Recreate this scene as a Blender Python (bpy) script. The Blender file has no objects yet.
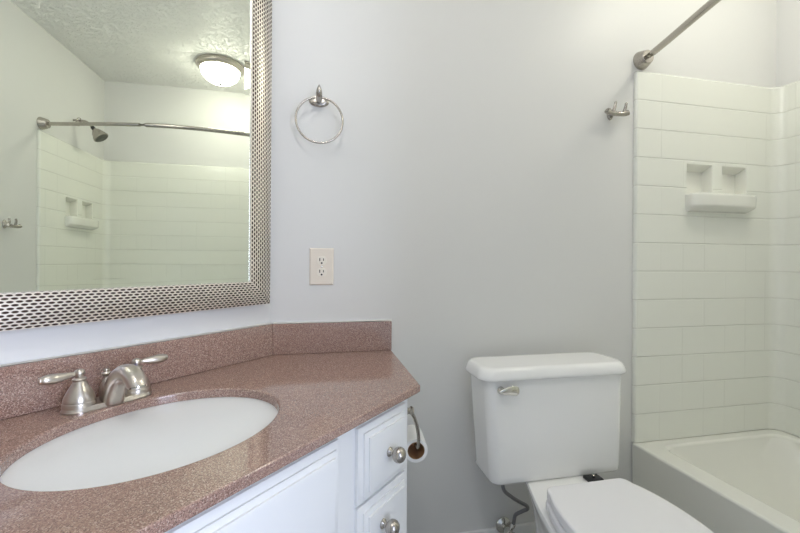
import bpy, bmesh, math, random
from mathutils import Vector, Matrix

sc = bpy.context.scene
COL = sc.collection
PI = math.pi
R2 = math.sqrt(2.0)

# ------------------------------------------------------------------ camera, world, lights, exposure
H = 1.06
cam_d = bpy.data.cameras.new('camera')
cam = bpy.data.objects.new('camera', cam_d)
COL.objects.link(cam)
cam_d.sensor_fit = 'HORIZONTAL'
cam_d.sensor_width = 36.0
cam_d.lens = 36.0 * 387.6 / 800.0
cam_d.shift_y = (262.1 - 266.5) / 800.0
cam_d.clip_start = 0.01
PSI, ROLL = 0.209, 0.0068
fwd = Vector((math.sin(PSI), math.cos(PSI), 0)); rgt = Vector((math.cos(PSI), -math.sin(PSI), 0)); up = Vector((0, 0, 1))
r_ = rgt * math.cos(ROLL) + up * math.sin(ROLL)
u_ = up * math.cos(ROLL) - rgt * math.sin(ROLL)
cam.matrix_world = Matrix(((r_.x, u_.x, -fwd.x, 0), (r_.y, u_.y, -fwd.y, 0), (r_.z, u_.z, -fwd.z, H), (0, 0, 0, 1)))
sc.camera = cam

w = bpy.data.worlds.new('world'); sc.world = w
w.use_nodes = True
bg = w.node_tree.nodes['Background']
bg.inputs['Color'].default_value = (0.72, 0.83, 1.0, 1)
bg.inputs['Strength'].default_value = 0.7

DOME_POWER = 28.0          # emission of the glass dome over the tub
ADDED_GLOBE_POWER = 84.0        # emission of the small unseen globe added to light the room
def area(name, loc, rot, sx, sy, power, color):
    l = bpy.data.lights.new(name, 'AREA'); l.shape = 'RECTANGLE'; l.size = sx; l.size_y = sy
    l.energy = power; l.color = color
    o = bpy.data.objects.new(name, l); COL.objects.link(o); o.location = loc; o.rotation_euler = rot
    return o
# daylight of the next room falling in through the open doorway
area('doorway_daylight', (1.45, -1.5, 1.25), (PI / 2, 0, math.radians(31)), 1.0, 1.9, 72.0, (0.70, 0.775, 1.0))

sc.view_settings.view_transform = 'Standard'
sc.view_settings.look = 'None'
sc.view_settings.exposure = 0.05
sc.view_settings.gamma = 1.0
sc.view_settings.use_curve_mapping = False
sc.cycles.max_bounces = 16
sc.cycles.diffuse_bounces = 8
sc.cycles.glossy_bounces = 6

# ------------------------------------------------------------------ materials
def new_mat(name):
    m = bpy.data.materials.new(name); m.use_nodes = True
    nt = m.node_tree
    return m, nt, nt.nodes['Principled BSDF']

def pmat(name, col, rough=0.5, metal=0.0, spec=0.5, coat=0.0):
    m, nt, p = new_mat(name)
    p.inputs['Base Color'].default_value = (*col, 1)
    p.inputs['Roughness'].default_value = rough
    p.inputs['Metallic'].default_value = metal
    p.inputs['Specular IOR Level'].default_value = spec
    p.inputs['Coat Weight'].default_value = coat
    return m

def mth(nt, op, a, b=None, c=None):
    n = nt.nodes.new('ShaderNodeMath'); n.operation = op
    for i, v in enumerate((a, b, c)):
        if v is None: continue
        if isinstance(v, (int, float)): n.inputs[i].default_value = v
        else: nt.links.new(v, n.inputs[i])
    return n.outputs[0]

def mixc(nt, fac, a, b):
    n = nt.nodes.new('ShaderNodeMix'); n.data_type = 'RGBA'
    for sock, v in ((n.inputs[0], fac), (n.inputs[6], a), (n.inputs[7], b)):
        if isinstance(v, tuple): sock.default_value = (*v, 1)
        elif isinstance(v, (int, float)): sock.default_value = v
        else: nt.links.new(v, sock)
    return n.outputs[2]

def smooth(nt, v, lo, hi, a=0.0, b=1.0):
    n = nt.nodes.new('ShaderNodeMapRange'); n.interpolation_type = 'SMOOTHSTEP'
    nt.links.new(v, n.inputs[0])
    n.inputs[1].default_value = lo; n.inputs[2].default_value = hi
    n.inputs[3].default_value = a; n.inputs[4].default_value = b
    return n.outputs[0]

def bump(nt, p, h, strength, dist):
    b = nt.nodes.new('ShaderNodeBump'); b.inputs['Strength'].default_value = strength; b.inputs['Distance'].default_value = dist
    nt.links.new(h, b.inputs['Height']); nt.links.new(b.outputs[0], p.inputs['Normal'])

def noise(nt, scale, detail=4.0, coord='Object', rough=0.5):
    tc = nt.nodes.new('ShaderNodeTexCoord'); n = nt.nodes.new('ShaderNodeTexNoise')
    n.inputs['Scale'].default_value = scale; n.inputs['Detail'].default_value = detail; n.inputs['Roughness'].default_value = rough
    nt.links.new(tc.outputs[coord], n.inputs['Vector'])
    return n.outputs['Fac']

def paint(name, col, rough, sc_=220.0, st=0.06):
    m, nt, p = new_mat(name)
    p.inputs['Base Color'].default_value = (*col, 1); p.inputs['Roughness'].default_value = rough
    p.inputs['Specular IOR Level'].default_value = 0.35
    bump(nt, p, noise(nt, sc_, 3), st, 0.002)
    return m

M_WALL = paint('wall_paint', (0.70, 0.70, 0.69), 0.42)
M_TRIM = paint('trim_paint', (0.80, 0.80, 0.80), 0.3, 120, 0.03)
M_CAB = paint('cabinet_paint', (0.80, 0.81, 0.82), 0.28, 90, 0.03)

def ceiling_mat():
    m, nt, p = new_mat('stippled_ceiling')
    p.inputs['Base Color'].default_value = (0.93, 0.93, 0.915, 1); p.inputs['Roughness'].default_value = 0.33
    a = mth(nt, 'ADD', smooth(nt, noise(nt, 42, 6, rough=0.66), 0.46, 0.60), mth(nt, 'MULTIPLY', noise(nt, 95, 3), 0.5))
    bump(nt, p, a, 0.75, 0.0085)
    return m
M_CEIL = ceiling_mat()

def floor_mat():
    m, nt, p = new_mat('floor_tile')
    tc = nt.nodes.new('ShaderNodeTexCoord'); b = nt.nodes.new('ShaderNodeTexBrick')
    b.offset = 0.0; b.inputs['Scale'].default_value = 1.0
    b.inputs['Brick Width'].default_value = 0.305; b.inputs['Row Height'].default_value = 0.305; b.inputs['Mortar Size'].default_value = 0.004
    b.inputs['Color1'].default_value = (0.42, 0.41, 0.39, 1); b.inputs['Color2'].default_value = (0.38, 0.37, 0.355, 1); b.inputs['Mortar'].default_value = (0.25, 0.24, 0.23, 1)
    nt.links.new(tc.outputs['Object'], b.inputs['Vector']); nt.links.new(b.outputs['Color'], p.inputs['Base Color'])
    p.inputs['Roughness'].default_value = 0.35
    return m
M_FLOOR = floor_mat()

def acrylic_tile():
    m, nt, p = new_mat('moulded_tile_acrylic')
    uvn = nt.nodes.new('ShaderNodeUVMap'); sep = nt.nodes.new('ShaderNodeSeparateXYZ')
    nt.links.new(uvn.outputs[0], sep.inputs[0])
    su = mth(nt, 'DIVIDE', sep.outputs[0], 0.1097); sv = mth(nt, 'DIVIDE', sep.outputs[1], 0.11555)
    def dist(x, period):                     # metres to the nearest joint
        f = mth(nt, 'FRACT', x); g = mth(nt, 'MINIMUM', f, mth(nt, 'SUBTRACT', 1.0, f))
        return mth(nt, 'MULTIPLY', g, period)
    dh = smooth(nt, dist(sv, 0.11555), 0.0008, 0.0034, 1.0, 0.0)
    dv = smooth(nt, dist(su, 0.1097), 0.0006, 0.0030, 1.0, 0.0)
    wn = nt.nodes.new('ShaderNodeTexWhiteNoise'); wn.noise_dimensions = '2D'
    cb = nt.nodes.new('ShaderNodeCombineXYZ')
    nt.links.new(mth(nt, 'ROUND', su), cb.inputs[0]); nt.links.new(mth(nt, 'FLOOR', sv), cb.inputs[1])
    nt.links.new(cb.outputs[0], wn.inputs['Vector'])
    keep = mth(nt, 'MULTIPLY', smooth(nt, wn.outputs['Value'], 0.35, 0.8), 0.36)
    g = mth(nt, 'MAXIMUM', dh, mth(nt, 'MULTIPLY', dv, keep))
    nt.links.new(mixc(nt, mth(nt, 'MULTIPLY', g, 0.26), (0.79, 0.80, 0.74), (0.50, 0.49, 0.44)), p.inputs['Base Color'])
    p.inputs['Roughness'].default_value = 0.22
    bump(nt, p, mth(nt, 'MULTIPLY', g, -1.0), 0.75, 0.0024)
    return m
M_TILE = acrylic_tile()
M_ACRYLIC = pmat('tub_acrylic', (0.80, 0.80, 0.745), 0.22)

def solid_surface():
    m, nt, p = new_mat('speckled_brown_solid_surface')
    tc = nt.nodes.new('ShaderNodeTexCoord')
    def vor(scale):
        v = nt.nodes.new('ShaderNodeTexVoronoi'); v.inputs['Scale'].default_value = scale
        nt.links.new(tc.outputs['Object'], v.inputs['Vector'])
        s = nt.nodes.new('ShaderNodeSeparateColor'); nt.links.new(v.outputs['Color'], s.inputs[0])
        return s.outputs[0], s.outputs[1]
    a, b = vor(620); c, d = vor(900)
    col = mixc(nt, a, (0.235, 0.138, 0.110), (0.400, 0.258, 0.210))
    col = mixc(nt, smooth(nt, b, 0.80, 0.90), col, (0.54, 0.40, 0.34))
    col = mixc(nt, smooth(nt, d, 0.84, 0.92), col, (0.110, 0.068, 0.056))
    col = mixc(nt, smooth(nt, noise(nt, 5, 3), 0.4, 0.7, 0.0, 0.18), col, (0.37, 0.245, 0.20))
    nt.links.new(col, p.inputs['Base Color'])
    p.inputs['Roughness'].default_value = 0.07
    p.inputs['Specular IOR Level'].default_value = 1.0
    bump(nt, p, noise(nt, 14, 2), 0.03, 0.004)
    return m
M_STONE = solid_surface()

def frame_mat():
    m, nt, p = new_mat('embossed_champagne_metal')
    uvn = nt.nodes.new('ShaderNodeUVMap'); sep = nt.nodes.new('ShaderNodeSeparateXYZ')
    nt.links.new(uvn.outputs[0], sep.inputs[0])
    s, t = sep.outputs[0], sep.outputs[1]
    tr = mth(nt, 'DIVIDE', t, 0.0066)
    row = mth(nt, 'FLOOR', tr)
    s2 = mth(nt, 'ADD', mth(nt, 'DIVIDE', s, 0.0136), mth(nt, 'MULTIPLY', mth(nt, 'MODULO', row, 2.0), 0.5))
    fs = mth(nt, 'SUBTRACT', mth(nt, 'FRACT', s2), 0.5); ft = mth(nt, 'SUBTRACT', mth(nt, 'FRACT', tr), 0.5)
    d = mth(nt, 'ADD', mth(nt, 'POWER', mth(nt, 'DIVIDE', mth(nt, 'ABSOLUTE', fs), 0.40), 2.0), mth(nt, 'POWER', mth(nt, 'DIVIDE', mth(nt, 'ABSOLUTE', ft), 0.36), 2.0))
    hole = smooth(nt, d, 0.55, 1.25, 1.0, 0.0)
    nt.links.new(mixc(nt, hole, (0.92, 0.855, 0.785), (0.075, 0.048, 0.038)), p.inputs['Base Color'])
    p.inputs['Metallic'].default_value = 0.85
    nt.links.new(mth(nt, 'MULTIPLY_ADD', hole, 0.3, 0.30), p.inputs['Roughness'])
    bump(nt, p, mth(nt, 'MULTIPLY', hole, -1.0), 0.9, 0.0025)
    return m
M_FRAME = frame_mat()
M_LIP = pmat('frame_inner_lip', (0.82, 0.78, 0.74), 0.25, 1.0)
M_GLASS = pmat('silvered_mirror', (0.885, 0.925, 0.845), 0.004, 1.0)

def brushed(name, col, rough):
    m, nt, p = new_mat(name)
    p.inputs['Base Color'].default_value = (*col, 1); p.inputs['Metallic'].default_value = 1.0; p.inputs['Roughness'].default_value = rough
    bump(nt, p, noise(nt, 300, 2), 0.03, 0.0005)
    return m
M_NICKEL = brushed('brushed_nickel', (0.47, 0.44, 0.40), 0.27)
M_WARM = brushed('satin_nickel', (0.62, 0.575, 0.52), 0.28)
M_STEEL = brushed('polished_chrome', (0.66, 0.65, 0.61), 0.12)
M_BRAID = brushed('braided_steel', (0.30, 0.30, 0.32), 0.4)
M_DARK = pmat('black_plastic', (0.012, 0.012, 0.013), 0.4)
M_NOZZLE = pmat('grey_rubber_nozzles', (0.10, 0.105, 0.09), 0.5)
M_PORC = pmat('white_porcelain', (0.87, 0.87, 0.865), 0.10, spec=0.6)
M_SINK = pmat('white_vitreous_china', (0.96, 0.96, 0.95), 0.07, spec=0.6)
M_SEAT = pmat('white_seat_plastic', (0.83, 0.825, 0.85), 0.22)
M_IVORY = pmat('ivory_plastic', (0.79, 0.72, 0.63), 0.3)
M_IVORY2 = pmat('light_ivory_plastic', (0.82, 0.77, 0.68), 0.3)
M_CAULK = pmat('white_caulk', (0.85, 0.84, 0.82), 0.5)
M_PAPER = paint('toilet_paper', (0.86, 0.86, 0.86), 0.95, 160, 0.2)
M_CARD = paint('brown_cardboard', (0.36, 0.20, 0.10), 0.8, 120, 0.1)
M_BLUE = pmat('blue_marker', (0.05, 0.05, 0.55), 0.3)
def lit_glass(name, power, col=(1.0, 0.975, 0.84)):
    m, nt, p = new_mat(name)
    p.inputs['Base Color'].default_value = (0.9, 0.9, 0.86, 1); p.inputs['Roughness'].default_value = 0.25
    p.inputs['Emission Color'].default_value = (*col, 1); p.inputs['Emission Strength'].default_value = power
    return m
M_DOME = lit_glass('lit_frosted_glass', DOME_POWER)
M_ADDED_GLOBE = lit_glass('lit_glass_added_globe', ADDED_GLOBE_POWER, (1.0, 0.985, 0.955))

# ------------------------------------------------------------------ helpers
def thing(name, label, cat, loc=(0, 0, 0), rz=0.0, group=None):
    o = bpy.data.objects.new(name, None); COL.objects.link(o)
    o.location = loc; o.rotation_euler = (0, 0, rz)
    o.empty_display_size = 0.05
    o['label'] = label; o['category'] = cat
    if group: o['group'] = group
    return o

def obj(name, bm, mat, parent=None, sharp=35.0, label=None):
    bmesh.ops.remove_doubles(bm, verts=bm.verts, dist=1e-6)
    bmesh.ops.recalc_face_normals(bm, faces=bm.faces)
    me = bpy.data.meshes.new(name); bm.to_mesh(me); bm.free()
    for p in me.polygons: p.use_smooth = True
    me.set_sharp_from_angle(angle=math.radians(sharp))
    mats = mat if isinstance(mat, (list, tuple)) else [mat]
    for m in mats: me.materials.append(m)
    o = bpy.data.objects.new(name, me); COL.objects.link(o)
    wn = o.modifiers.new('weighted_normals', 'WEIGHTED_NORMAL'); wn.keep_sharp = True; wn.weight = 60
    if parent: o.parent = parent
    if label: o['label'] = label
    return o

def struct(name, bm, mat, parent=None):
    o = obj(name, bm, mat, parent); o['kind'] = 'structure'; return o

def box(bm, lo, hi, bev=0.0, seg=3):
    vs = [bm.verts.new((x, y, z)) for z in (lo[2], hi[2]) for y in (lo[1], hi[1]) for x in (lo[0], hi[0])]
    fs = [bm.faces.new([vs[i] for i in f]) for f in ((0, 2, 3, 1), (4, 5, 7, 6), (0, 1, 5, 4), (2, 6, 7, 3), (0, 4, 6, 2), (1, 3, 7, 5))]
    if bev > 0:
        es = list({e for f in fs for e in f.edges})
        bmesh.ops.bevel(bm, geom=es, offset=bev, segments=seg, profile=0.5, affect='EDGES')
    return bm

def bmn(): return bmesh.new()
def mbox(lo, hi, bev=0.0, seg=3): return box(bmn(), lo, hi, bev, seg)

def loft(bm, rings, cap0=True, cap1=True, closed=True):
    R = [[bm.verts.new(p) for p in r] for r in rings]
    n = len(R[0])
    for a, b in zip(R, R[1:]):
        for i in range(n if closed else n - 1):
            j = (i + 1) % n
            try: bm.faces.new((a[i], a[j], b[j], b[i]))
            except ValueError: pass
    if cap0: bm.faces.new(R[0][::-1])
    if cap1: bm.faces.new(R[-1])
    return R

def frame_of(d):
    d = d.normalized(); a = Vector((0, 0, 1)) if abs(d.z) < 0.9 else Vector((1, 0, 0))
    x = d.cross(a).normalized(); return x, x.cross(d).normalized()

def lathe(bm, prof, origin, axis, seg=32, cap=True):
    o = Vector(origin); d = Vector(axis).normalized(); x, y = frame_of(d)
    rings = [[o + d * h + (x * math.cos(2 * PI * i / seg) + y * math.sin(2 * PI * i / seg)) * max(r, 1e-4) for i in range(seg)] for r, h in prof]
    loft(bm, rings, cap, cap)
    return bm

def spline(pts, sub=8):
    P = [Vector(p) for p in pts]; P = [P[0] * 2 - P[1]] + P + [P[-1] * 2 - P[-2]]; out = []
    for i in range(1, len(P) - 2):
        for k in range(sub):
            t = k / sub; a, b, c, d = P[i - 1:i + 3]
            out.append(0.5 * ((2 * b) + (c - a) * t + (2 * a - 5 * b + 4 * c - d) * t * t + (3 * b - a - 3 * c + d) * t ** 3))
    out.append(P[-2]); return out

def tube(bm, path, rad, seg=14, closed=False, cap=True):
    P = [Vector(p) for p in path]; n = len(P)
    rad = rad if isinstance(rad, (list, tuple)) else [rad] * n
    ref = None; rings = []
    for i, p in enumerate(P):
        if closed: d = P[(i + 1) % n] - P[i - 1]
        else: d = P[min(i + 1, n - 1)] - P[max(i - 1, 0)]
        d.normalize()
        if ref is None: x, y = frame_of(d)
        else:
            x = (ref - d * ref.dot(d)).normalized(); y = d.cross(x)
        ref = x
        rings.append([p + (x * math.cos(2 * PI * k / seg) + y * math.sin(2 * PI * k / seg)) * rad[i] for k in range(seg)])
    if closed: rings.append(rings[0])
    loft(bm, rings, cap and not closed, cap and not closed)
    return bm

def prism(bm, poly, z0, z1, bev=0.0, seg=3, only_top=False):
    lo = [bm.verts.new((x, y, z0)) for x, y in poly]; hi = [bm.verts.new((x, y, z1)) for x, y in poly]
    n = len(poly)
    bm.faces.new(lo[::-1]); top = bm.faces.new(hi)
    for i in range(n): bm.faces.new((lo[i], lo[(i + 1) % n], hi[(i + 1) % n], hi[i]))
    if bev:
        es = list(top.edges) if only_top else list({e for v in lo + hi for e in v.link_edges})
        bmesh.ops.bevel(bm, geom=es, offset=bev, segments=seg, profile=0.5, affect='EDGES')
    return bm

def rrect(x0, x1, y0, y1, r, n=8):
    pts = []
    for cx, cy, a0 in ((x1 - r, y1 - r, 0), (x0 + r, y1 - r, PI / 2), (x0 + r, y0 + r, PI), (x1 - r, y0 + r, 1.5 * PI)):
        for k in range(n + 1):
            a = a0 + PI / 2 * k / n; pts.append((cx + r * math.cos(a), cy + r * math.sin(a)))
    return pts

def ball(bm, c, r, sq=(1, 1, 1), axis=(0, 0, 1)):
    prof = [(r * math.sin(PI * k / 14), -r * math.cos(PI * k / 14)) for k in range(15)]
    lathe(bm, prof, c, axis, 24, True)
    return bm

def panel_holes(axis_pts, zs, holes, thick):
    """slab in a vertical plane made of cells; axis_pts: list of (x,y) stations, zs: heights, holes: set of (i,j), thick: outward vector"""
    bm = bmn()
    F = {}
    def v(i, j, k):
        if (i, j, k) not in F:
            x, y = axis_pts[i]; F[(i, j, k)] = bm.verts.new((x + thick[0] * k, y + thick[1] * k, zs[j]))
        return F[(i, j, k)]
    ni, nj = len(axis_pts) - 1, len(zs) - 1
    solid = lambda i, j: 0 <= i < ni and 0 <= j < nj and (i, j) not in holes
    for i in range(ni):
        for j in range(nj):
            if not solid(i, j): continue
            for k in (0, 1): bm.faces.new((v(i, j, k), v(i + 1, j, k), v(i + 1, j + 1, k), v(i, j + 1, k)))
            for (di, dj, a, b) in ((-1, 0, (i, j), (i, j + 1)), (1, 0, (i + 1, j), (i + 1, j + 1)), (0, -1, (i, j), (i + 1, j)), (0, 1, (i, j + 1), (i + 1, j + 1))):
                if not solid(i + di, j + dj):
                    bm.faces.new((v(*a, 0), v(*b, 0), v(*b, 1), v(*a, 1)))
    return bm

# ------------------------------------------------------------------ the room
YB, YC, XR, ZC = 1.345, -0.18, 1.995, 2.47
K = -1.4727                       # front of the mirror wall's backsplash: x - y = K
O_V = (-0.1427, 1.33, 0.0)        # corner of the two backsplashes; local x runs left along the mirror wall, local y into the room
RZ_V = math.radians(-135)
KW = K - 0.017 * R2               # the mirror wall itself
UD = 1.14                         # the wall at the vanity's left end, in local x
def uv(u, v): return (O_V[0] + (-u + v) / R2, O_V[1] + (-u - v) / R2)

P_AB = (YB + KW, YB)
P_AD = uv(UD, -0.017)
s_ = P_AD[0] + P_AD[1]
P_DC = (s_ - YC, YC)
NX0, NX1, NXA, NXB, NZ0, NZ1 = 1.4985, 1.814, 1.632, 1.681, 1.351, 1.478     # the moulded recesses of the soap shelf
T = 0.12
zs = [0, NZ0 - 0.01, NZ1 + 0.01, ZC]
struct('wall_back', panel_holes([(P_AB[0] - 0.05, YB), (NX0 - 0.01, YB), (NX1 + 0.01, YB), (XR + T, YB)], zs, {(1, 1)}, (0, T)), M_WALL)
DX0, DX1, DZ = -0.10, 0.70, 2.03
zc = [0, NZ0 - 0.01, NZ1 + 0.01, DZ, ZC]
struct('wall_front', panel_holes([(P_DC[0] - 0.1, YC), (DX0, YC), (DX1, YC), (NX0 - 0.01, YC), (NX1 + 0.01, YC), (XR + T, YC)], zc, {(1, 0), (1, 1), (1, 2), (3, 1)}, (0, -T)), M_WALL)
bm = prism(bmn(), [(XR, YC - T), (XR + T, YC - T), (XR + T, YB + T), (XR, YB + T)], 0, ZC); struct('wall_right', bm, M_WALL)
n_ = (-T / R2, T / R2)
a0 = (P_AB[0] + 0.05, P_AB[1] + 0.05); a1 = (P_AD[0] - 0.09, P_AD[1] - 0.09)
bm = prism(bmn(), [P_AB, P_AD, (P_AD[0] + n_[0], P_AD[1] + n_[1]), (P_AB[0] + n_[0], P_AB[1] + n_[1])], 0, ZC); struct('wall_left', bm, M_WALL)
m_ = (-T / R2, -T / R2)
bm = prism(bmn(), [P_AD, P_DC, (P_DC[0] + m_[0], P_DC[1] + m_[1]), (P_AD[0] + m_[0], P_AD[1] + m_[1])], 0, ZC); struct('wall_end', bm, M_WALL)
struct('floor', mbox((-1.3, -2.4, -0.1), (XR + T, YB + T, 0)), M_FLOOR)
struct('ceiling', mbox((-1.3, YC - T, ZC), (XR + T, YB + T, ZC + 0.1)), M_CEIL)
# door casing on the room side and the lining of the opening
bm = bmn()
box(bm, (DX0 - 0.065, YC + 0.0005, 0), (DX0 - 0.004, YC + 0.016, DZ + 0.065), 0.004); box(bm, (DX1 + 0.004, YC + 0.0005, 0), (DX1 + 0.065, YC + 0.016, DZ + 0.065), 0.004)
box(bm, (DX0 - 0.004, YC + 0.0005, DZ + 0.004), (DX1 + 0.004, YC + 0.016, DZ + 0.065), 0.004)
struct('trim_1', bm, M_TRIM)
bm = bmn()
box(bm, (0.262, YB - 0.012, 0.0), (1.236, YB - 0.0005, 0.0725), 0.004)
struct('baseboard_back', bm, M_TRIM)
struct('baseboard_front', mbox((DX1 + 0.067, YC + 0.0005, 0.0), (1.236, YC + 0.012, 0.070), 0.004), M_TRIM)

# ------------------------------------------------------------------ bathtub
XT, ZR = 1.2510, 0.336
tub = thing('bathtub', 'off-white bathtub with a flat front apron beneath the tiled surround', 'bathtub', ((XT + XR) / 2, (YB + YC) / 2, 0))
def wl(o, root):            # child built in world coordinates
    o.location = tuple(-c for c in root.location); return o
rings = []
def RR(x0, x1, y0, y1, r, z): rings.append([(x, y, z) for x, y in rrect(x0, x1, y0, y1, r, 10)])
e = 0.001
RR(XT + 0.012, XR - e, YC + e, YB - e, 0.004, 0.0)
RR(XT + 0.012, XR - e, YC + e, YB - e, 0.004, 0.05)
RR(XT + 0.004, XR - e, YC + e, YB - e, 0.004, 0.07)
for k in range(7):
    a = PI / 2 * k / 6; d = 0.009 * (1 - math.cos(a))
    RR(XT + d, XR - e - d * .05, YC + e + d * .05, YB - e - d * .05, 0.005, ZR - 0.009 + 0.009 * math.sin(a))
ix0, ix1, iy0, iy1 = 1.334, 1.945, -0.10, 1.292
RR(ix0 - 0.006, ix1 + 0.006, iy0 - 0.006, iy1 + 0.006, 0.061, ZR)
for k in range(1, 7):
    a = PI / 2 * k / 6
    RR(ix0 - 0.006 + 0.014 * math.sin(a), ix1 + 0.006 - 0.012 * math.sin(a), iy0 - 0.006 + 0.014 * math.sin(a), iy1 + 0.006 - 0.014 * math.sin(a), 0.055, ZR - 0.014 * (1 - math.cos(a)))
for t in (0.2, 0.4, 0.6, 0.8, 0.92):
    q = t ** 1.6
    RR(ix0 + 0.008 + 0.055 * q, ix1 - 0.006 - 0.055 * q, iy0 + 0.008 + 0.06 * q, iy1 - 0.008 - 0.22 * q, 0.13, ZR - 0.014 - 0.25 * t)
RR(ix0 + 0.085, ix1 - 0.085, iy0 + 0.09, iy1 - 0.26, 0.11, 0.062)
RR(ix0 + 0.12, ix1 - 0.12, iy0 + 0.13, iy1 - 0.32, 0.10, 0.055)
bm = bmn(); loft(bm, rings, True, True)
wl(obj('tub_body', bm, M_ACRYLIC, tub, 50), tub)
bm = lathe(bmn(), [(0.028, 0), (0.028, 0.002), (0.022, 0.004), (0.008, 0.003), (0.001, 0.003)], (1.63, 0.12, 0.0555), (0, 0, 1), 24)
wl(obj('drain', bm, M_STEEL, tub), tub)

# tub surround: one moulded acrylic liner on three walls with its two soap shelves
ZS = 1.841
sur = thing('tub_surround', 'off-white moulded tile surround lining the three walls above the bathtub', 'tub surround', ((XT + XR) / 2, (YB + YC) / 2, ZR))
yB, yC, xR, rf = YB - 0.015, YC + 0.015, XR - 0.015, 0.045
plan = []                                                # (x, y, s, inward normal)
def arc(cx, cy, r, a0, a1, n):
    return [(cx + r * math.cos(a0 + (a1 - a0) * k / n), cy + r * math.sin(a0 + (a1 - a0) * k / n)) for k in range(n + 1)]
edge = 0.0105
pl = [(XT, YB - 0.0005), (XT, yB + edge)] + arc(XT + edge, yB + edge, edge, PI, 1.5 * PI, 5)[1:]
i_n0 = len(pl); pl += [(NX0, yB), (NXA, yB), (NXB, yB), (NX1, yB)]
pl += arc(xR - rf, yB - rf, rf, PI / 2, 0, 8)
pl += [(xR, 1.0), (xR, 0.58), (xR, 0.2)]
pl += arc(xR - rf, yC + rf, rf, 0, -PI / 2, 8)
i_m0 = len(pl); pl += [(NX1, yC), (NXB, yC), (NXA, yC), (NX0, yC)]
pl += arc(XT + edge, yC - edge, edge, PI / 2, PI, 5) + [(XT, YC + 0.0005)]
S = [0.0]
for a, b in zip(pl, pl[1:]): S.append(S[-1] + math.hypot(b[0] - a[0], b[1] - a[1]))
s0 = S[i_n0 - 1]
# inset normals for the rolled top edge
def nrm(i):
    a = pl[max(i - 1, 0)]; b = pl[min(i + 1, len(pl) - 1)]; dx, dy = b[0] - a[0], b[1] - a[1]; l = math.hypot(dx, dy)
    return (-dy / l, dx / l)                              # points behind the panel (towards the wall)
zrow = [(ZR + 0.0015, 0), (NZ0, 0), (NZ1, 0), (ZS - 0.010, 0)] + [(ZS - 0.010 + 0.010 * math.sin(PI / 2 * k / 5), 0.010 * (1 - math.cos(PI / 2 * k / 5))) for k in range(1, 6)] + [(ZS, 0.0145)]
bm = bmn(); uvl = bm.loops.layers.uv.new('UVMap'); G = {}
def clampw(x, y): return (min(x, XR - 0.0005), max(min(y, YB - 0.0005), YC + 0.0005))
for i, (x, y) in enumerate(pl):
    nx, ny = nrm(i)
    for j, (z, d) in enumerate(zrow):
        X, Y = clampw(x + nx * d, y + ny * d); G[i, j] = bm.verts.new((X, Y, z))
for i in range(len(pl) - 1):
    for j in range(len(zrow) - 1):
        if j == 1 and (i in (i_n0, i_n0 + 2) or i in (i_m0, i_m0 + 2)): continue
        f = bm.faces.new((G[i, j], G[i + 1, j], G[i + 1, j + 1], G[i, j + 1]))
        for l, (a, b) in zip(f.loops, ((i, j), (i + 1, j), (i + 1, j + 1), (i, j + 1))):
            l[uvl].uv = (S[a] - s0, zrow[b][0] - ZR)
o = wl(obj('wall_liner', bm, M_TILE, sur, 45), sur)
def soap_shelf(y, sgn):
    """sgn -1: on the back wall (sticks out towards -y)"""
    bm = bmn()
    for (a, b) in ((NX0, NXA), (NXB, NX1)):             # the two moulded recesses
        d1, k = 0.045, 0.006
        r0 = [(a, y, NZ0), (b, y, NZ0), (b, y, NZ1), (a, y, NZ1)]
        r1 = [(a + .003, y - sgn * .003, NZ0 + .003), (b - .003, y - sgn * .003, NZ0 + .003), (b - .003, y - sgn * .003, NZ1 - .003), (a + .003, y - sgn * .003, NZ1 - .003)]
        r2 = [(a + k, y - sgn * d1, NZ0 + 0.004), (b - k, y - sgn * d1, NZ0 + 0.004), (b - k, y - sgn * d1, NZ1 - 0.022), (a + k, y - sgn * d1, NZ1 - 0.022)]
        loft(bm, [r0, r1, r2], False, True)
    # the ledge, bow-fronted and tapering underneath
    def outline(x0, x1, dep, lc, rcn):
        # left end swept round, right end cut at a slant
        pts = [(x0, y)]
        for k in range(9):
            a = PI / 2 * k / 8; pts.append((x0 + lc * (1 - math.cos(a)), y + sgn * (dep - rcn + rcn * math.sin(a))))
        for k in range(9):
            a = PI / 2 * k / 8; pts.append((x1 - lc * (1 - math.sin(a)), y + sgn * (dep - rcn + rcn * math.cos(a))))
        return pts + [(x1, y)]
    L = [(1.500, 1.800, 0.016, 1.279), (1.498, 1.806, 0.030, 1.284), (1.494, 1.817, 0.052, 1.295), (1.492, 1.820, 0.0555, 1.299), (1.4915, 1.821, 0.0565, 1.304), (1.491, 1.822, 0.0575, 1.338), (1.4915, 1.8215, 0.057, 1.345), (1.493, 1.820, 0.055, 1.349), (1.496, 1.817, 0.050, 1.351), (1.50, 1.81, 0.04, 1.3515)]
    loft(bm, [[(p[0], p[1], z) for p in outline(x0, x1, d, 0.075, min(0.034, d * 0.6))] for x0, x1, d, z in L], True, True)
    return wl(obj('soap_shelf', bm, M_ACRYLIC, sur, 40), sur)
soap_shelf(yB, -1)
soap_shelf(yC, 1)

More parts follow.
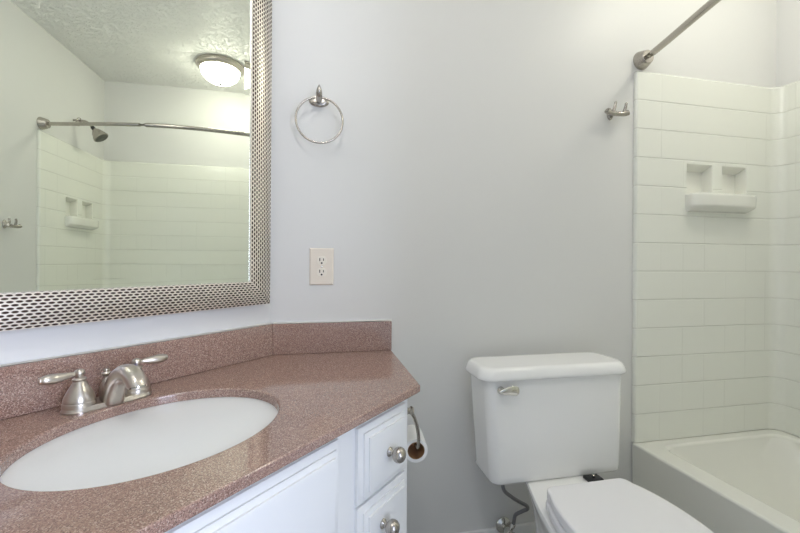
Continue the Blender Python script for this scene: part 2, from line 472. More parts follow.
# ------------------------------------------------------------------ vanity
van = thing('vanity_cabinet', 'white painted vanity cabinet with raised-panel drawers under the brown countertop', 'cabinet', O_V, RZ_V)
def inv(x, y):                       # world -> vanity local
    dx, dy = x - O_V[0], y - O_V[1]; return (-(dx + dy) / R2, (dx - dy) / R2)
ZT, TH = 0.7518, 0.020
VF, UE = 0.530, 1.10                 # cabinet face, left end
XS = 0.222                           # cabinet's right side, square to the back wall
pc = inv(P_AB[0] + 0.0015, YB - 0.001); pr = inv(XS, YB - 0.001); pf = inv(XS, XS - K - VF * R2)
poly = [pc, pr, pf, (UE, VF), (UE, -0.0155)]
bm = prism(bmn(), poly, 0.10, ZT - TH - 0.0005)
kf = inv(XS - 0.01, XS - 0.01 - K - (VF - 0.07) * R2)
prism(bm, [pc, inv(XS - 0.01, YB - 0.001), kf, (UE - 0.002, VF - 0.07), (UE - 0.002, -0.0155)], 0.0, 0.10)
obj('cabinet_body', bm, M_CAB, van)

def raised(u0, u1, z0, z1):
    """door or drawer front with a routed edge and a raised field, standing on the cabinet face"""
    R = [(0, 0.0), (0, 0.008), (0.0035, 0.0100), (0.0130, 0.0120), (0.0135, 0.0155), (0.0165, 0.0160), (0.0230, 0.0185), (0.0235, 0.0222), (0.0255, 0.0228), (0.034, 0.0228)]
    bm = bmn()
    loft(bm, [[(u0 + i, VF + v, z0 + i), (u1 - i, VF + v, z0 + i), (u1 - i, VF + v, z1 - i), (u0 + i, VF + v, z1 - i)] for i, v in R])
    return bm
def knob(u, z, parent):
    bm = lathe(bmn(), [(0.0105, 0), (0.0105, 0.002), (0.0085, 0.0045), (0.0058, 0.0075), (0.0055, 0.011), (0.0080, 0.0130), (0.0130, 0.0160), (0.0160, 0.0205), (0.0170, 0.0255), (0.0162, 0.0310), (0.0130, 0.0360), (0.0080, 0.0390), (0.0030, 0.0400), (0.0003, 0.0401)], (u, VF + 0.0228, z), (0, 1, 0), 28)
    return obj('knob', bm, M_NICKEL, parent, label='round brushed nickel knob')
DU0, DU1 = 0.0370, 0.2190
for z0, z1 in ((0.5575, 0.7165), (0.388, 0.5510), (0.13, 0.381)):
    d = obj('drawer', raised(DU0, DU1, z0, z1), M_CAB, van)
    knob(0.126 if z1 > 0.6 else 0.150, (z0 + z1) / 2 + (0.021 if 0.5 < z1 < 0.6 else 0), d)
obj('false_front', raised(0.2775, 1.04, 0.540, 0.7185), M_CAB, van)
for a, b in ((0.2775, 0.656), (0.664, 1.04)):
    d = obj('door', raised(a, b, 0.13, 0.528), M_CAB, van)
    knob(0.62 if b < 0.66 else 0.70, 0.40, d)

# countertop: one slab with an oval cut-out, and its two upstands
top = thing('countertop', 'glossy speckled brown countertop with matching backsplash over the white vanity', 'countertop', O_V, RZ_V)
SU, SV, SA, SB = 0.4690, 0.2765, 0.2190, 0.1800
VFR = 0.5535
XE = 0.2545
cpoly = [inv(P_AB[0] + 0.0015, YB - 0.001), inv(XE, YB - 0.001), inv(XE, XE - K - VFR * R2), (1.125, VFR), (1.125, -0.0155)]
def ray_poly(a):                     # from the sink centre outwards to the slab's outline
    dx, dy = math.cos(a), math.sin(a); best = 9
    for (x0, y0), (x1, y1) in zip(cpoly, cpoly[1:] + cpoly[:1]):
        ex, ey = x1 - x0, y1 - y0; det = dx * -ey + dy * ex
        if abs(det) < 1e-12: continue
        t = ((x0 - SU) * -ey + (y0 - SV) * ex) / det; s = (dx * (y0 - SV) - dy * (x0 - SU)) / det
        if t > 0 and -1e-9 <= s <= 1 + 1e-9: best = min(best, t)
    return best
angs = sorted([2 * PI * k / 120 for k in range(120)] + [math.atan2(y - SV, x - SU) % (2 * PI) for x, y in cpoly])
bm = bmn()
def er(a, g): return 1 / math.sqrt((math.cos(a) / (SA + g)) ** 2 + (math.sin(a) / (SB + g)) ** 2)
cen = (SU, SV)
def inset(r):                        # outline pulled in by r
    out = []
    n = len(cpoly); L = []
    for i in range(n):
        (x0, y0), (x1, y1) = cpoly[i], cpoly[(i + 1) % n]
        ex, ey = x1 - x0, y1 - y0; l = math.hypot(ex, ey); nx, ny = -ey / l, ex / l
        if (SU - x0) * nx + (SV - y0) * ny < 0: nx, ny = -nx, -ny
        L.append((nx, ny, nx * x0 + ny * y0 + r))
    return L
def ray_in(a, r):
    dx, dy = math.cos(a), math.sin(a); best = 9
    for nx, ny, c in inset(r):
        q = nx * dx + ny * dy
        if q < -1e-9: best = min(best, (c - nx * SU - ny * SV) / q)
    return best
def ring(f, z): return [(SU + f(a) * math.cos(a), SV + f(a) * math.sin(a), z) for a in angs]
rb = 0.0035
rings = [ring(lambda a: er(a, 0), ZT - TH), ring(lambda a: er(a, 0), ZT - 0.005)]
for k in range(1, 5):
    q = PI / 2 * k / 4; rings.append(ring(lambda a, q=q: er(a, 0.005 * (1 - math.cos(q))), ZT - 0.005 + 0.005 * math.sin(q)))
for k in range(0, 6):
    q = PI / 2 * k / 5; rings.append(ring(lambda a, q=q: ray_in(a, rb * (1 - math.sin(q))), ZT - rb + rb * math.cos(q)))
for k in range(0, 4):
    q = PI / 2 * k / 3; rings.append(ring(lambda a, q=q: ray_in(a, 0.004 * (1 - math.cos(q))), ZT - TH + 0.004 - 0.004 * math.sin(q)))
rings.append(rings[0])
loft(bm, rings, False, False)
obj('slab', bm, M_STONE, top, 40)
ZSP = 0.8530
b0 = inv(P_AB[0] + 0.002, YB - 0.0012)
obj('backsplash', prism(bmn(), [(0.0, 0.0), (1.125, 0.0), (1.125, -0.0155), (b0[0], -0.0155)], ZT + 0.0005, ZSP, 0.002, 2), M_STONE, top)
obj('side_splash', prism(bmn(), [(-0.0003, 0.0), (b0[0] - 0.0003, -0.0155 + 0.0002), inv(XE, YB - 0.001), inv(XE, 1.33)], ZT + 0.0005, ZSP, 0.002, 2), M_STONE, top)
bm = bmn(); tube(bm, [(0.0, -0.0114, ZSP + 0.001), (1.12, -0.0114, ZSP + 0.001)], 0.0046, 8)
obj('caulk_line', bm, M_CAULK, top)
pa, pb = inv(P_AB[0] + 0.01, 1.3400), inv(XE, 1.3400)
bm = bmn(); tube(bm, [(pa[0], pa[1], ZSP + 0.001), (pb[0], pb[1], ZSP + 0.001)], 0.0046, 8)
obj('caulk_line', bm, M_CAULK, top)

# sink
sink = thing('sink', 'white oval undermount sink set in the brown countertop', 'sink', O_V, RZ_V)
bm = bmn(); rings = []
def sr(g, z, sh=0.0): rings.append([(SU + (SA + g) * math.cos(2 * PI * k / 96), SV + sh + (SB + g) * math.sin(2 * PI * k / 96), z) for k in range(96)])
zt = ZT - TH - 0.0008
sr(0.022, zt - 0.010); sr(0.022, zt); sr(0.004, zt); sr(0.001, zt - 0.002); sr(-0.001, zt - 0.006)
for k in range(1, 15):
    t = k / 14; sc_ = math.cos(t * PI / 2 * 0.985) ** 0.62
    z = zt - 0.006 - 0.116 * math.sin(t * PI / 2) ** 1.05
    ra, rb_ = (SA - 0.001) * sc_, (SB - 0.001) * sc_
    ra, rb_ = max(ra, 0.029), max(rb_, 0.029)
    rings.append([(SU + ra * math.cos(2 * PI * q / 96), SV - 0.01 * t + rb_ * math.sin(2 * PI * q / 96), z) for q in range(96)])
loft(bm, rings, False, True)
obj('bowl', bm, M_SINK, sink, 40)
zb = rings[-1][0][2]
bm = lathe(bmn(), [(0.0270, 0.0003), (0.0270, 0.0025), (0.019, 0.0035), (0.0165, 0.0015), (0.0165, 0.004), (0.012, 0.006), (0.0005, 0.0065)], (SU, SV - 0.01, zb), (0, 0, 1), 32)
obj('drain', bm, M_NICKEL, sink)

# faucet
fau = thing('faucet', 'brushed nickel two-handle centerset faucet behind the oval sink', 'faucet', O_V, RZ_V)
FV, FU = 0.057, 0.4775
HL, HR = FU + 0.0525, FU - 0.0525
bm = bmn()
def stad(r, z, half=0.0525):
    pts = []
    for k in range(17): a = -PI / 2 + PI * k / 16; pts.append((FU + half + r * math.cos(a), FV + r * math.sin(a), z))
    for k in range(17): a = PI / 2 + PI * k / 16; pts.append((FU - half + r * math.cos(a), FV + r * math.sin(a), z))
    return pts
z0 = ZT + 0.0004
loft(bm, [stad(0.0300, z0), stad(0.0300, z0 + 0.003), stad(0.0285, z0 + 0.005), stad(0.0275, z0 + 0.0085), stad(0.0262, z0 + 0.0100), stad(0.0235, z0 + 0.0105)])
obj('base_plate', bm, M_WARM, fau)
for hu, sg in ((HL, 1), (HR, -1)):
    bm = lathe(bmn(), [(0.0285, 0.0095), (0.0285, 0.0165), (0.0275, 0.0185), (0.0268, 0.0200), (0.0272, 0.0215), (0.0264, 0.026), (0.0243, 0.032), (0.0208, 0.0395), (0.0168, 0.047), (0.0130, 0.0540), (0.0102, 0.0600), (0.0118, 0.0620), (0.0125, 0.0640), (0.0110, 0.0660), (0.0070, 0.068), (0.0070, 0.070), (0.0090, 0.0735), (0.0097, 0.0775), (0.0080, 0.0815), (0.0045, 0.0838), (0.0003, 0.0845)], (hu, FV, ZT), (0, 0, 1), 32)
    h = obj('handle', bm, M_WARM, fau)
    path = spline([(hu + sg * 0.003, FV, ZT + 0.0770), (hu + sg * 0.018, FV + 0.001, ZT + 0.0755), (hu + sg * 0.036, FV + 0.002, ZT + 0.0745), (hu + sg * 0.054, FV + 0.003, ZT + 0.0748), (hu + sg * 0.0655, FV + 0.003, ZT + 0.0752)], 7)
    n = len(path); rad = []
    for i in range(n):
        t = i / (n - 1); rad.append(0.0042 + 0.0058 * math.sin(PI * min(1, max(0, (t - 0.12) / 0.88)) ** 1.3) if t < 0.94 else 0.0075 * math.sqrt(max(0, 1 - ((t - 0.9) / 0.1) ** 2)) + 0.0006)
    bm = bmn(); tube(bm, path, rad, 16)
    obj('lever', bm, M_WARM, h, 60)
    if sg < 0:
        obj('blue_dot', ball(bmn(), (hu + 0.006, FV + 0.008, ZT + 0.0685), 0.003), M_BLUE, h, label='small blue cold-water mark')
# spout: broad wedge at the base, arched hood, round nozzle
sp = [  # v, z, half width, thickness, pitch of the section normal
    (0.066, 0.004, 0.0215, 0.0240, 62), (0.079, 0.025, 0.0205, 0.0225, 57), (0.094, 0.0465, 0.0195, 0.0205, 50), (0.112, 0.0650, 0.0186, 0.0188, 36),
    (0.132, 0.0755, 0.0180, 0.0178, 14), (0.151, 0.0775, 0.0176, 0.0170, -10), (0.168, 0.0735, 0.0172, 0.0166, -38), (0.180, 0.0655, 0.0170, 0.0164, -60), (0.1855, 0.0575, 0.0169, 0.0164, -72)]
P = spline([(0, a, b) for a, b, *_ in sp], 5)
W_ = spline([(c, d, e_) for _, _, c, d, e_ in sp], 5)
rings = []
for p, q in zip(P, W_):
    a = math.radians(q.z); tv, tz = math.cos(a), math.sin(a); nv, nz = -tz, tv
    rr = []
    for k in range(28):
        g = 2 * PI * k / 28; cu, cn = math.cos(g), math.sin(g)
        cu = math.copysign(abs(cu) ** 0.8, cu); cn = math.copysign(abs(cn) ** 0.8, cn)
        rr.append((FU + q.x * cu, p.y + nv * q.y * cn, ZT + p.z + nz * q.y * cn))
    rings.append(rr)
bm = bmn(); loft(bm, rings, True, True)
spo = obj('spout', bm, M_WARM, fau, 50)
a = math.radians(-72)
bm = lathe(bmn(), [(0.0150, -0.001), (0.0150, 0.002), (0.0125, 0.002), (0.012, 0.0005), (0.0005, 0.0005)], (FU, 0.1858, ZT + 0.0568), (0, math.cos(a), math.sin(a)), 24)
obj('aerator', bm, M_STEEL, spo)
bm = lathe(bmn(), [(0.0130, 0.0105), (0.0130, 0.020), (0.0115, 0.034), (0.0075, 0.046), (0.0050, 0.051), (0.0045, 0.053), (0.0050, 0.056), (0.0080, 0.059), (0.0092, 0.0625), (0.0075, 0.0655), (0.005, 0.067), (0.0065, 0.069), (0.0055, 0.072), (0.0003, 0.073)], (FU - 0.004, 0.0295, ZT - 0.004), (0, 0, 1), 24)
obj('lift_rod', bm, M_WARM, fau)

# toilet paper holder on the cabinet's right side, with its roll
tp = thing('toilet_paper_holder', 'brushed nickel pivot-arm toilet paper holder on the vanity side', 'toilet paper holder', (XS, 0.985, 0.672))
RX, RYF, RZ_, RRAD = 0.279, 1.075, 0.520, 0.034
bm = lathe(bmn(), [(0.013, 0.0005), (0.013, 0.004), (0.0105, 0.006), (0.008, 0.012), (0.0075, 0.014), (0.0100, 0.017), (0.0110, 0.021), (0.009, 0.025), (0.0003, 0.0265)], (0, 0, 0), (1, 0, 0), 24)
obj('mounting_post', bm, M_NICKEL, tp)
path = spline([(0.020, 0.002, -0.004), (0.034, 0.020, -0.030), (0.049, 0.044, -0.070), (0.0565, 0.062, -0.108), (0.057, 0.072, -0.132), (0.057, 0.088, -0.140), (0.057, 0.11, -0.1405), (0.057, 0.19, -0.1405)], 8)
bm = bmn(); tube(bm, path, 0.0048, 12)
obj('arm', bm, M_NICKEL, tp)
roll = thing('toilet_paper_roll', 'nearly used toilet paper roll hanging beside the vanity cabinet', 'toilet paper', (RX, RYF, RZ_), -0.11)
def ringtube(r0, r1, l, n=48):
    bm = bmn()
    def rg(r, y): return [(r * math.cos(2 * PI * k / n), y, r * math.sin(2 * PI * k / n)) for k in range(n)]
    rs = [rg(r0, 0), rg(r1 - .001, 0), rg(r1, 0.001), rg(r1, l - .001), rg(r1 - .001, l), rg(r0, l), rg(r0, 0)]
    loft(bm, rs, False, False); return bm
obj('paper', ringtube(0.0248, RRAD, 0.10), M_PAPER, roll)
obj('core', ringtube(0.0234, 0.0246, 0.10), M_CARD, roll, label='brown cardboard core')

# ------------------------------------------------------------------ mirror
mir = thing('wall_mirror', 'large wall mirror in a textured champagne metal frame above the sink', 'mirror', O_V, RZ_V)
U0, U1, Z0, Z1 = 0.0195, 1.085, 0.9235, 2.00           # outer edges
FW = 0.0720
ins = [(0.0, -0.0165), (0.0, -0.004), (0.003, 0.002)]
prof = []
n = 12
for k in range(n + 1):
    t = k / n
    prof.append((FW * t, 0.006 + 0.013 * math.sin(PI * (0.08 + 0.80 * t)) ** 0.9 - 0.004 * t))
prof = [(0.0, -0.0165)] + prof + [(FW, -0.002)]
bm = bmn(); uvl = bm.loops.layers.uv.new('UVMap')
acc = [0.0]
for a, b in zip(prof, prof[1:]): acc.append(acc[-1] + math.hypot(b[0] - a[0], b[1] - a[1]))
sides = [((U0, Z0), (U1, Z0), (1, 1), (-1, 1)), ((U1, Z0), (U1, Z1), (-1, 1), (-1, -1)), ((U1, Z1), (U0, Z1), (-1, -1), (1, -1)), ((U0, Z1), (U0, Z0), (1, -1), (1, 1))]
for (ax, az), (bx, bz), da, db in sides:
    pv = None
    for i, (w_, v) in enumerate(prof):
        A_ = (ax + da[0] * w_, v, az + da[1] * w_); B_ = (bx + db[0] * w_, v, bz + db[1] * w_)
        cur = (bm.verts.new(A_), bm.verts.new(B_))
        if pv:
            f = bm.faces.new((pv[0], pv[1], cur[1], cur[0]))
            L = math.hypot(bx - ax, bz - az)
            for l, (s, t) in zip(f.loops, ((prof[i - 1][0], acc[i - 1]), (L - prof[i - 1][0], acc[i - 1]), (L - w_, acc[i]), (w_, acc[i]))): l[uvl].uv = (s, t)
        pv = cur
obj('frame', bm, M_FRAME, mir, 50)
iu0, iu1, iz0, iz1 = U0 + FW, U1 - FW, Z0 + FW, Z1 - FW
def rect(i, v): return [(iu0 + i, v, iz0 + i), (iu1 - i, v, iz0 + i), (iu1 - i, v, iz1 - i), (iu0 + i, v, iz1 - i)]
bm = bmn(); loft(bm, [rect(-0.001, -0.002), rect(-0.001, 0.0070), rect(0.0003, 0.0072), rect(0.0014, 0.0060), rect(0.0017, 0.0018), rect(0.0017, -0.002)], False, False)
obj('inner_lip', bm, M_LIP, mir, label='smooth bright inner lip')
bm = bmn(); loft(bm, [rect(-0.001, -0.004), rect(-0.001, 0.0036), rect(0.0215, 0.0029)], True, True)
gl = obj('glass', bm, M_GLASS, mir, 0.2, label='bevelled silver glass')

# ------------------------------------------------------------------ toilet
TC = 0.7715
toi = thing('toilet', 'white two-piece toilet with closed lid between vanity and bathtub', 'toilet', (TC, 0.95, 0))
def tl(o): o.location = (-TC, -0.95, 0); return o
bm = bmn()
def trr(z, hw, y0, y1, r, bow=0.0):
    pts = rrect(TC - hw, TC + hw, y0, y1, r, 7)
    return [(x, y - bow * (1 - ((x - TC) / hw) ** 2) * (1 if y < (y0 + y1) / 2 else 0), z) for x, y in pts]
def tring(z, x0, x1, y0, y1, r, bow):
    c, hw = (x0 + x1) / 2, (x1 - x0) / 2
    return [(x, y - (bow * (1 - ((x - c) / hw) ** 2) if y < (y0 + y1) / 2 else 0), z) for x, y in rrect(x0, x1, y0, y1, r, 7)]
RT = [(0.3620, 0.5700, 0.9770, 1.145, 1.262, 0.026), (0.3585, 0.5520, 0.9950, 1.134, 1.272, 0.026), (0.3600, 0.5430, 1.0040, 1.127, 1.278, 0.026), (0.3680, 0.5380, 1.0090, 1.122, 1.281, 0.026), (0.3850, 0.5365, 1.0105, 1.12, 1.271, 0.03), (0.5000, 0.5280, 1.0115, 1.118, 1.272, 0.03), (0.6000, 0.5200, 1.0120, 1.117, 1.272, 0.03), (0.6930, 0.5140, 1.0130, 1.116, 1.272, 0.03)]
loft(bm, [tring(*q, 0.004) for q in RT])
tl(obj('tank', bm, M_PORC, toi, 50))
bm = bmn()
RL = [(0.6925, 0.5030, 1.0210, 1.112, 1.274, 0.042), (0.6927, 0.4960, 1.0280, 1.106, 1.277, 0.044), (0.6960, 0.4935, 1.0305, 1.103, 1.278, 0.045), (0.7040, 0.4935, 1.0305, 1.103, 1.278, 0.045), (0.7160, 0.4980, 1.0260, 1.107, 1.2765, 0.044), (0.7220, 0.5010, 1.0230, 1.11, 1.2755, 0.043), (0.7270, 0.5050, 1.0190, 1.114, 1.273, 0.042), (0.7295, 0.5110, 1.0130, 1.12, 1.269, 0.04), (0.7303, 0.5210, 1.0030, 1.13, 1.261, 0.036)]
loft(bm, [tring(*q, 0.004) for q in RL])
tl(obj('tank_lid', bm, M_PORC, toi, 50))
# flush handle
hz, hx, hy = 0.664, 0.5585, 1.1125
bm = lathe(bmn(), [(0.012, 0.0), (0.012, 0.003), (0.009, 0.006), (0.0075, 0.009), (0.0075, 0.016), (0.0003, 0.0165)], (hx, hy, hz), (0, -1, 0), 20)
path = [(hx - 0.010, hy - 0.016, hz - 0.0015), (hx, hy - 0.017, hz), (hx + 0.015, hy - 0.019, hz + 0.002), (hx + 0.032, hy - 0.019, hz + 0.002), (hx + 0.046, hy - 0.017, hz), (hx + 0.053, hy - 0.015, hz)]
rings = []
for (x, y, z), hgt in zip(path, (0.005, 0.0085, 0.012, 0.0145, 0.0145, 0.010)):
    rings.append([(x, y + 0.004 * math.cos(2 * PI * k / 16), z + hgt * math.sin(2 * PI * k / 16)) for k in range(16)])
loft(bm, rings)
tl(obj('flush_handle', bm, M_STEEL, toi, 50, label='chrome flush lever'))
# bowl
def egg(z, yb, yf, hw, hb, n=72, rc=0.022, yw=None, fl=0.55):
    """outline from a straight back at yb to a round front at yf; hw: largest half width, hb: half width at the back"""
    if yw is None: yw = yf + (yb - yf) * 0.5 if yb < 1.05 else 0.80            # where it is widest
    L = yb - yw; half = []
    m = n // 4
    for k in range(m + 1):                               # front quarter, from the nose to the widest point
        a = PI / 2 * k / m; half.append((hw * math.sin(a) ** 0.95, yw - (yw - yf) * math.cos(a)))
    for k in range(1, m):                                # flank
        t = k / m * (1 - rc / L); half.append((hb + (hw - hb) * max(0.0, 1 - t * t) ** fl, yw + L * t))
    xe, ye = half[-1]
    for k in range(1, 9):                                # rounded back corner
        a = PI / 2 * k / 8; half.append((max(xe, hb) - rc * (1 - math.cos(a)), ye + (yb - ye) * math.sin(a)))
    pts = [(TC + x, y, z) for x, y in half] + [(TC - x, y, z) for x, y in half[::-1][:-1]]
    return pts
bm = bmn()
loft(bm, [egg(0.0, 1.17, 0.69, 0.108, 0.085), egg(0.02, 1.17, 0.69, 0.106, 0.085), egg(0.07, 1.16, 0.71, 0.092, 0.075), egg(0.15, 1.15, 0.70, 0.092, 0.068), egg(0.21, 1.15, 0.665, 0.114, 0.066, fl=0.8),
          egg(0.270, 1.165, 0.625, 0.148, 0.070, fl=1.1), egg(0.315, 1.185, 0.602, 0.166, 0.080, fl=1.25), egg(0.338, 1.197, 0.592, 0.174, 0.090, fl=1.3), egg(0.350, 1.200, 0.590, 0.176, 0.093, fl=1.3), egg(0.3565, 1.198, 0.594, 0.172, 0.090, fl=1.3), egg(0.3578, 1.192, 0.604, 0.162, 0.082, fl=1.3)])
tl(obj('bowl', bm, M_PORC, toi, 50))
def slab_egg(z0, z1, yb, yf, hw, hb, rnd=0.006):
    bm = bmn(); rings = []
    for d, z in ((rnd, z0), (0.0, z0 + rnd * .6)): rings.append(egg(z, yb - d, yf + d, hw - d, hb - d))
    for k in range(5):
        a = PI / 2 * k / 4; d = rnd * (1 - math.cos(a)); rings.append(egg(z1 - rnd + rnd * math.sin(a), yb - d, yf + d, hw - d, hb - d))
    rings.append(egg(z1 + 0.0015, yb - 0.03, yf + 0.03, hw - 0.03, hb - 0.03))
    loft(bm, rings); return bm
tl(obj('seat', slab_egg(0.364, 0.388, 0.997, 0.593, 0.172, 0.110), M_SEAT, toi, 50))
tl(obj('seat_lid', slab_egg(0.391, 0.4195, 1.000, 0.600, 0.166, 0.104), M_SEAT, toi, 50))
for hx_, hy_ in ((-0.080, 1.006), (0.106, 1.097)):
    bm = bmn(); box(bm, (TC + hx_ - 0.026, hy_ - 0.018, 0.3582), (TC + hx_ + 0.026, hy_ + 0.018, 0.369), 0.003, 2)
    lathe(bm, [(0.006, 0.0115), (0.006, 0.015), (0.0003, 0.0165)], (TC + hx_, hy_, 0.3582 - 0.002), (0, 0, 1), 14)
    hg = tl(obj('hinge', bm, M_DARK if hx_ > 0 else M_SEAT, toi, 40, label='black plastic lid hinge pad' if hx_ > 0 else None))
    if hx_ > 0:
        bm = lathe(bmn(), [(0.005, 0), (0.005, 0.003), (0.003, 0.0045), (0.0003, 0.005)], (TC + hx_, hy_, 0.3725), (0, 0, 1), 14)
        obj('bolt', bm, M_STEEL, hg)

# supply valve and hose
val = thing('supply_valve', 'chrome water supply valve and braided hose under the toilet tank', 'valve', (0.682, YB - 0.0125, 0.084))
bm = lathe(bmn(), [(0.030, 0.0005), (0.029, 0.004), (0.022, 0.009), (0.012, 0.012), (0.010, 0.013)], (0, -0.0, 0), (0, -1, 0), 28)
obj('escutcheon', bm, M_STEEL, val)
bm = lathe(bmn(), [(0.0085, 0.011), (0.0085, 0.03), (0.0125, 0.031), (0.0125, 0.052), (0.009, 0.056), (0.007, 0.062)], (0, 0, 0), (0, -1, 0), 20)
lathe(bm, [(0.007, 0.0), (0.007, 0.02), (0.0095, 0.021), (0.0095, 0.032), (0.006, 0.034)], (0.004, -0.043, 0.0), (0.45, 0, 0.9), 16)
obj('valve_body', bm, M_STEEL, val)
bm = lathe(bmn(), [(0.008, 0.062), (0.017, 0.063), (0.019, 0.068), (0.017, 0.074), (0.0003, 0.075)], (0, 0, 0), (0, -1, 0), 20)
obj('valve_handle', bm, M_STEEL, val)
path = spline([(0.020, -0.043, 0.028), (0.021, -0.045, 0.045), (0.024, -0.050, 0.066), (0.040, -0.066, 0.086), (0.052, -0.082, 0.104), (0.040, -0.094, 0.124), (0.010, -0.104, 0.146), (-0.030, -0.120, 0.178), (-0.070, -0.140, 0.220), (-0.078, -0.142, 0.275)], 8)
bm = bmn(); tube(bm, path, 0.0062, 12)
obj('hose', bm, M_BRAID, val, 60, label='dark grey braided hose')

# ------------------------------------------------------------------ wall fittings
out = thing('electrical_outlet', 'ivory duplex wall outlet above the side backsplash', 'outlet', (0.0128, YB, 1.043))
bm = bmn()
def orc(hw, hh, y): return [(-hw, y, -hh), (hw, y, -hh), (hw, y, hh), (-hw, y, hh)]
loft(bm, [orc(0.0402, 0.0627, -0.0005), orc(0.0402, 0.0627, -0.002), orc(0.0375, 0.060, -0.0050), orc(0.036, 0.0585, -0.0058)])
obj('cover_plate', bm, M_IVORY, out, 15)
for zc_ in (0.0195, -0.0195):
    bm = bmn(); rings = []
    for r, y in ((1.0, -0.0055), (1.0, -0.0078), (0.95, -0.0084)):
        rg = []
        for k in range(40):
            a = 2 * PI * k / 40; x, z = 0.0172 * math.cos(a), 0.0172 * math.sin(a); z = max(-0.0145, min(0.0145, z)); rg.append((x * r, y, zc_ + z * r))
        rings.append(rg)
    loft(bm, rings, True, True)
    rc = obj('receptacle', bm, M_IVORY2, out)
    bm = bmn(); box(bm, (-0.0078, -0.0092, zc_ - 0.001), (-0.0047, -0.0084, zc_ + 0.0090)); box(bm, (0.0047, -0.0092, zc_), (0.0075, -0.0084, zc_ + 0.0080))
    lathe(bm, [(0.0032, 0.0), (0.0032, 0.0009)], (0, -0.0083, zc_ - 0.0075), (0, -1, 0), 14)
    obj('slot', bm, M_DARK, rc, label='dark plug slots')
bm = lathe(bmn(), [(0.0028, 0.0055), (0.0028, 0.0068), (0.0003, 0.0074)], (0, 0, 0), (0, -1, 0), 14)
obj('screw', bm, M_STEEL, out)

tr = thing('towel_ring', 'brushed nickel towel ring mounted on the wall above the outlet', 'towel ring', (0.0005, YB, 1.6015))
bm = bmn()
rings = []
for r, d in ((1.0, 0.0005), (1.0, 0.003), (0.93, 0.0055), (0.72, 0.008), (0.45, 0.0095)):
    rings.append([(0.033 * r * math.cos(2 * PI * k / 36), -d, 0.018 * r * math.sin(2 * PI * k / 36)) for k in range(36)])
loft(bm, rings)
obj('wall_base', bm, M_NICKEL, tr)
path = spline([(0, -0.004, 0.0), (0, -0.024, -0.001), (0, -0.044, 0.003), (0, -0.054, 0.010), (0, -0.058, 0.021), (0, -0.059, 0.033)], 6)
rad = [0.0085, 0.0098, 0.0105, 0.0098, 0.0070, 0.0012]
rr = [v.x for v in spline([(a, 0, 0) for a in rad], 6)]
bm = bmn(); tube(bm, path, rr, 18)
obj('post', bm, M_NICKEL, tr, 60)
RR_ = 0.0758
path = [(0.0018 + RR_ * math.sin(2 * PI * k / 72), -0.041 + 0.002 * math.cos(2 * PI * k / 72), -0.0755 + RR_ * math.cos(2 * PI * k / 72)) for k in range(72)]
bm = bmn(); tube(bm, path, 0.0034, 10, closed=True)
obj('ring', bm, M_NICKEL, tr, 60)

def robe_hook(label, loc, rz):
    t = thing('robe_hook', label, 'hook', loc, rz, None)
    bm = bmn(); rings = []
    for r, d in ((1.0, 0.0005), (1.0, 0.003), (0.9, 0.006), (0.6, 0.010)):
        rings.append([(0.014 * r * math.cos(2 * PI * k / 30), -d, 0.024 * r * math.sin(2 * PI * k / 30)) for k in range(30)])
    loft(bm, rings)
    obj('wall_base', bm, M_NICKEL, t)
    bm = bmn(); tube(bm, spline([(0, -0.008, -0.003), (0, -0.022, -0.006), (0, -0.034, -0.008)], 5), 0.0085, 14)
    obj('post', bm, M_NICKEL, t)
    path = spline([(-0.050, -0.044, -0.004), (-0.036, -0.040, -0.009), (-0.016, -0.036, -0.010), (0.0, -0.035, -0.010), (0.016, -0.036, -0.010), (0.036, -0.040, -0.009), (0.050, -0.044, -0.004)], 6)
    n = len(path); rad = [0.0092 + 0.0035 * max(0, abs(2 * i / (n - 1) - 1) - 0.45) - (0.005 if i in (0, n - 1) else 0) for i in range(n)]
    bm = bmn(); tube(bm, path, rad, 14)
    obj('cross_bar', bm, M_NICKEL, t, 60)
    for x in (-0.018, 0.030):
        bm = bmn(); tube(bm, spline([(x, -0.037, -0.010), (x + 0.002, -0.043, 0.004), (x + 0.004, -0.046, 0.018), (x + 0.006, -0.046, 0.029), (x + 0.0065, -0.0455, 0.032)], 5), [0.006] * 10 + [0.0052] * 6 + [0.0046, 0.0042, 0.0036, 0.0028, 0.001], 12)
        obj('prong', bm, M_NICKEL, t, 60)
    return t
robe_hook('small brushed nickel robe hook at the tiled surround edge, below the rod flange', (1.139, YB, 1.657), 0)
robe_hook('brushed nickel robe hook that shows only in the mirror, by its left edge', (1.008, YC, 1.250), PI)

# shower rod
rod = thing('shower_curtain_rod', 'bowed brushed nickel shower curtain rod spanning above the bathtub', 'shower rod', (1.284, (YB + YC) / 2, 1.887))
n = 40; path = []
for k in range(n + 1):
    t = k / n; y = YB - 0.028 + (YC - YB + 0.056) * t
    path.append((-0.120 * math.sin(PI * t) ** 1.2 if 0 < t < 1 else 0.0, y - (YB + YC) / 2, 0))
bm = bmn(); tube(bm, path[:25], 0.0127, 18)
obj('rod_tube', bm, M_NICKEL, rod, 60)
bm = bmn(); tube(bm, path[24:], 0.0112, 18)
obj('rod_tube', bm, M_NICKEL, rod, 60)
for sg in (1, -1):
    yw = sg * (YB - YC) / 2
    ax = Vector((-0.28, -sg, 0)).normalized()
    bm = lathe(bmn(), [(0.0375, 0.0005), (0.0375, 0.0045), (0.0368, 0.0060), (0.0350, 0.012), (0.0320, 0.022), (0.0285, 0.032), (0.0265, 0.037), (0.0245, 0.039), (0.0165, 0.0395), (0.0129, 0.0395)], (0, yw, 0), (0, -sg, 0), 36)
    obj('flange', bm, M_NICKEL, rod)

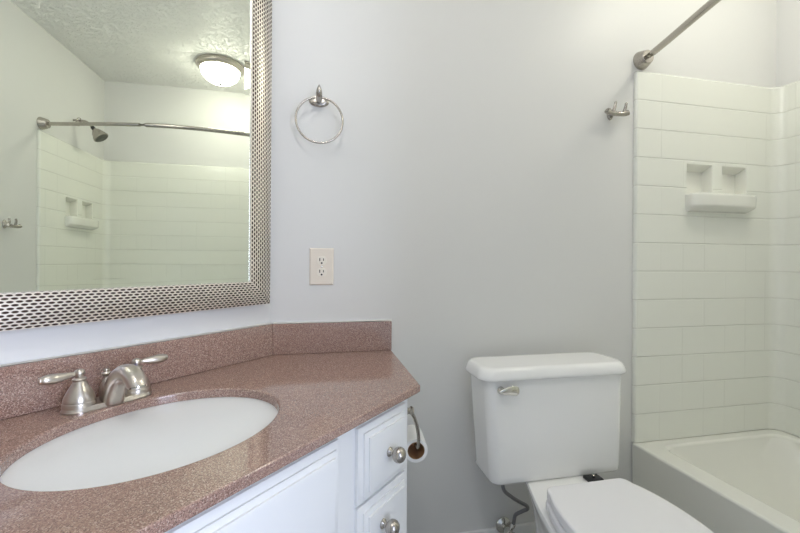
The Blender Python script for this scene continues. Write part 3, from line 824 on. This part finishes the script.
# shower head on the opposite wall (seen in the mirror)
sh = thing('wall_shower', 'nickel shower head on its bent arm, seen in the mirror', 'shower head', (1.606, YC, 2.02))
path = spline([(0, 0.0, 0.0), (0, 0.05, 0.0), (0, 0.075, -0.004), (0, 0.095, -0.018), (0, 0.112, -0.038)], 6)
bm = bmn(); tube(bm, path, 0.0085, 14)
obj('shower_arm', bm, M_NICKEL, sh, 60)
bm = bmn(); tube(bm, [(0.026 * math.cos(2 * PI * k / 32), 0.030 + 0.006 * math.sin(2 * PI * k / 32), 0.026 * math.sin(2 * PI * k / 32) - 0.008) for k in range(32)], 0.0035, 8, closed=True)
obj('escutcheon', bm, M_NICKEL, sh, 60)
bm = lathe(bmn(), [(0.010, 0), (0.013, 0.004), (0.013, 0.018), (0.010, 0.022)], (0, 0.110, -0.036), (0, 0.65, -0.75), 18)
obj('swivel_joint', bm, M_DARK, sh, label='black swivel joint')
dv = Vector((0.05, 0.60, -0.80)).normalized()
bm = lathe(bmn(), [(0.013, 0), (0.020, 0.008), (0.030, 0.022), (0.038, 0.040), (0.045, 0.055), (0.048, 0.064), (0.048, 0.070), (0.043, 0.073)], (0, 0.124, -0.052), dv, 32)
hd = obj('spray_head', bm, M_NICKEL, sh)
c = Vector((0, 0.124, -0.052)) + dv * 0.0725
bm = lathe(bmn(), [(0.0425, 0), (0.0415, 0.0025), (0.024, 0.003), (0.023, 0.0015), (0.012, 0.003), (0.0003, 0.0035)], c, dv, 32)
obj('spray_face', bm, M_NOZZLE, hd, label='dark grey nozzle face')

# ceiling light over the tub, and an added globe lamp out of view
def dome_light(label, x, y, mat):
    t = thing('ceiling_light', label, 'ceiling light', (x, y, ZC))
    bm = lathe(bmn(), [(0.160, -0.0005), (0.162, -0.006), (0.162, -0.014), (0.158, -0.017), (0.155, -0.018), (0.153, -0.026), (0.149, -0.030), (0.140, -0.038), (0.133, -0.040), (0.128, -0.034)], (0, 0, 0), (0, 0, 1), 56, True)
    obj('base_ring', bm, M_WARM, t)
    pr_ = [(0.130 * math.cos(PI / 2 * k / 14), -0.036 - 0.097 * math.sin(PI / 2 * k / 14)) for k in range(15)]
    bm = lathe(bmn(), pr_, (0, 0, 0), (0, 0, 1), 56, True)
    obj('glass_dome', bm, mat, t, 60, label='lit frosted glass dome')
    bm = lathe(bmn(), [(0.012, -0.1305), (0.013, -0.134), (0.009, -0.138), (0.007, -0.142), (0.0003, -0.145)], (0, 0, 0), (0, 0, 1), 20)
    obj('finial', bm, M_NICKEL, t)
    return t
dome_light('flush ceiling light with a glowing white dome, reflected in the mirror', 1.540, 0.772, M_DOME)
t = thing('ceiling_light', 'added unseen globe lamp on a short stem, lighting the middle of the bathroom', 'ceiling light', (0.02, 0.22, ZC))  # invented fixture: casts the towel ring's shadow and brightens the ceiling
obj('added_lamp_canopy', lathe(bmn(), [(0.055, -0.0005), (0.055, -0.010), (0.045, -0.020), (0.012, -0.024), (0.010, -0.055), (0.024, -0.060), (0.024, -0.072), (0.018, -0.074)], (0, 0, 0), (0, 0, 1), 32), M_WARM, t)
obj('added_globe', lathe(bmn(), [(0.062 * math.sin(PI * k / 20), -0.128 + 0.062 * math.cos(PI * k / 20)) for k in range(2, 21)], (0, 0, 0), (0, 0, 1), 40), M_ADDED_GLOBE, t, 60, label='lit glass globe of the added lamp')
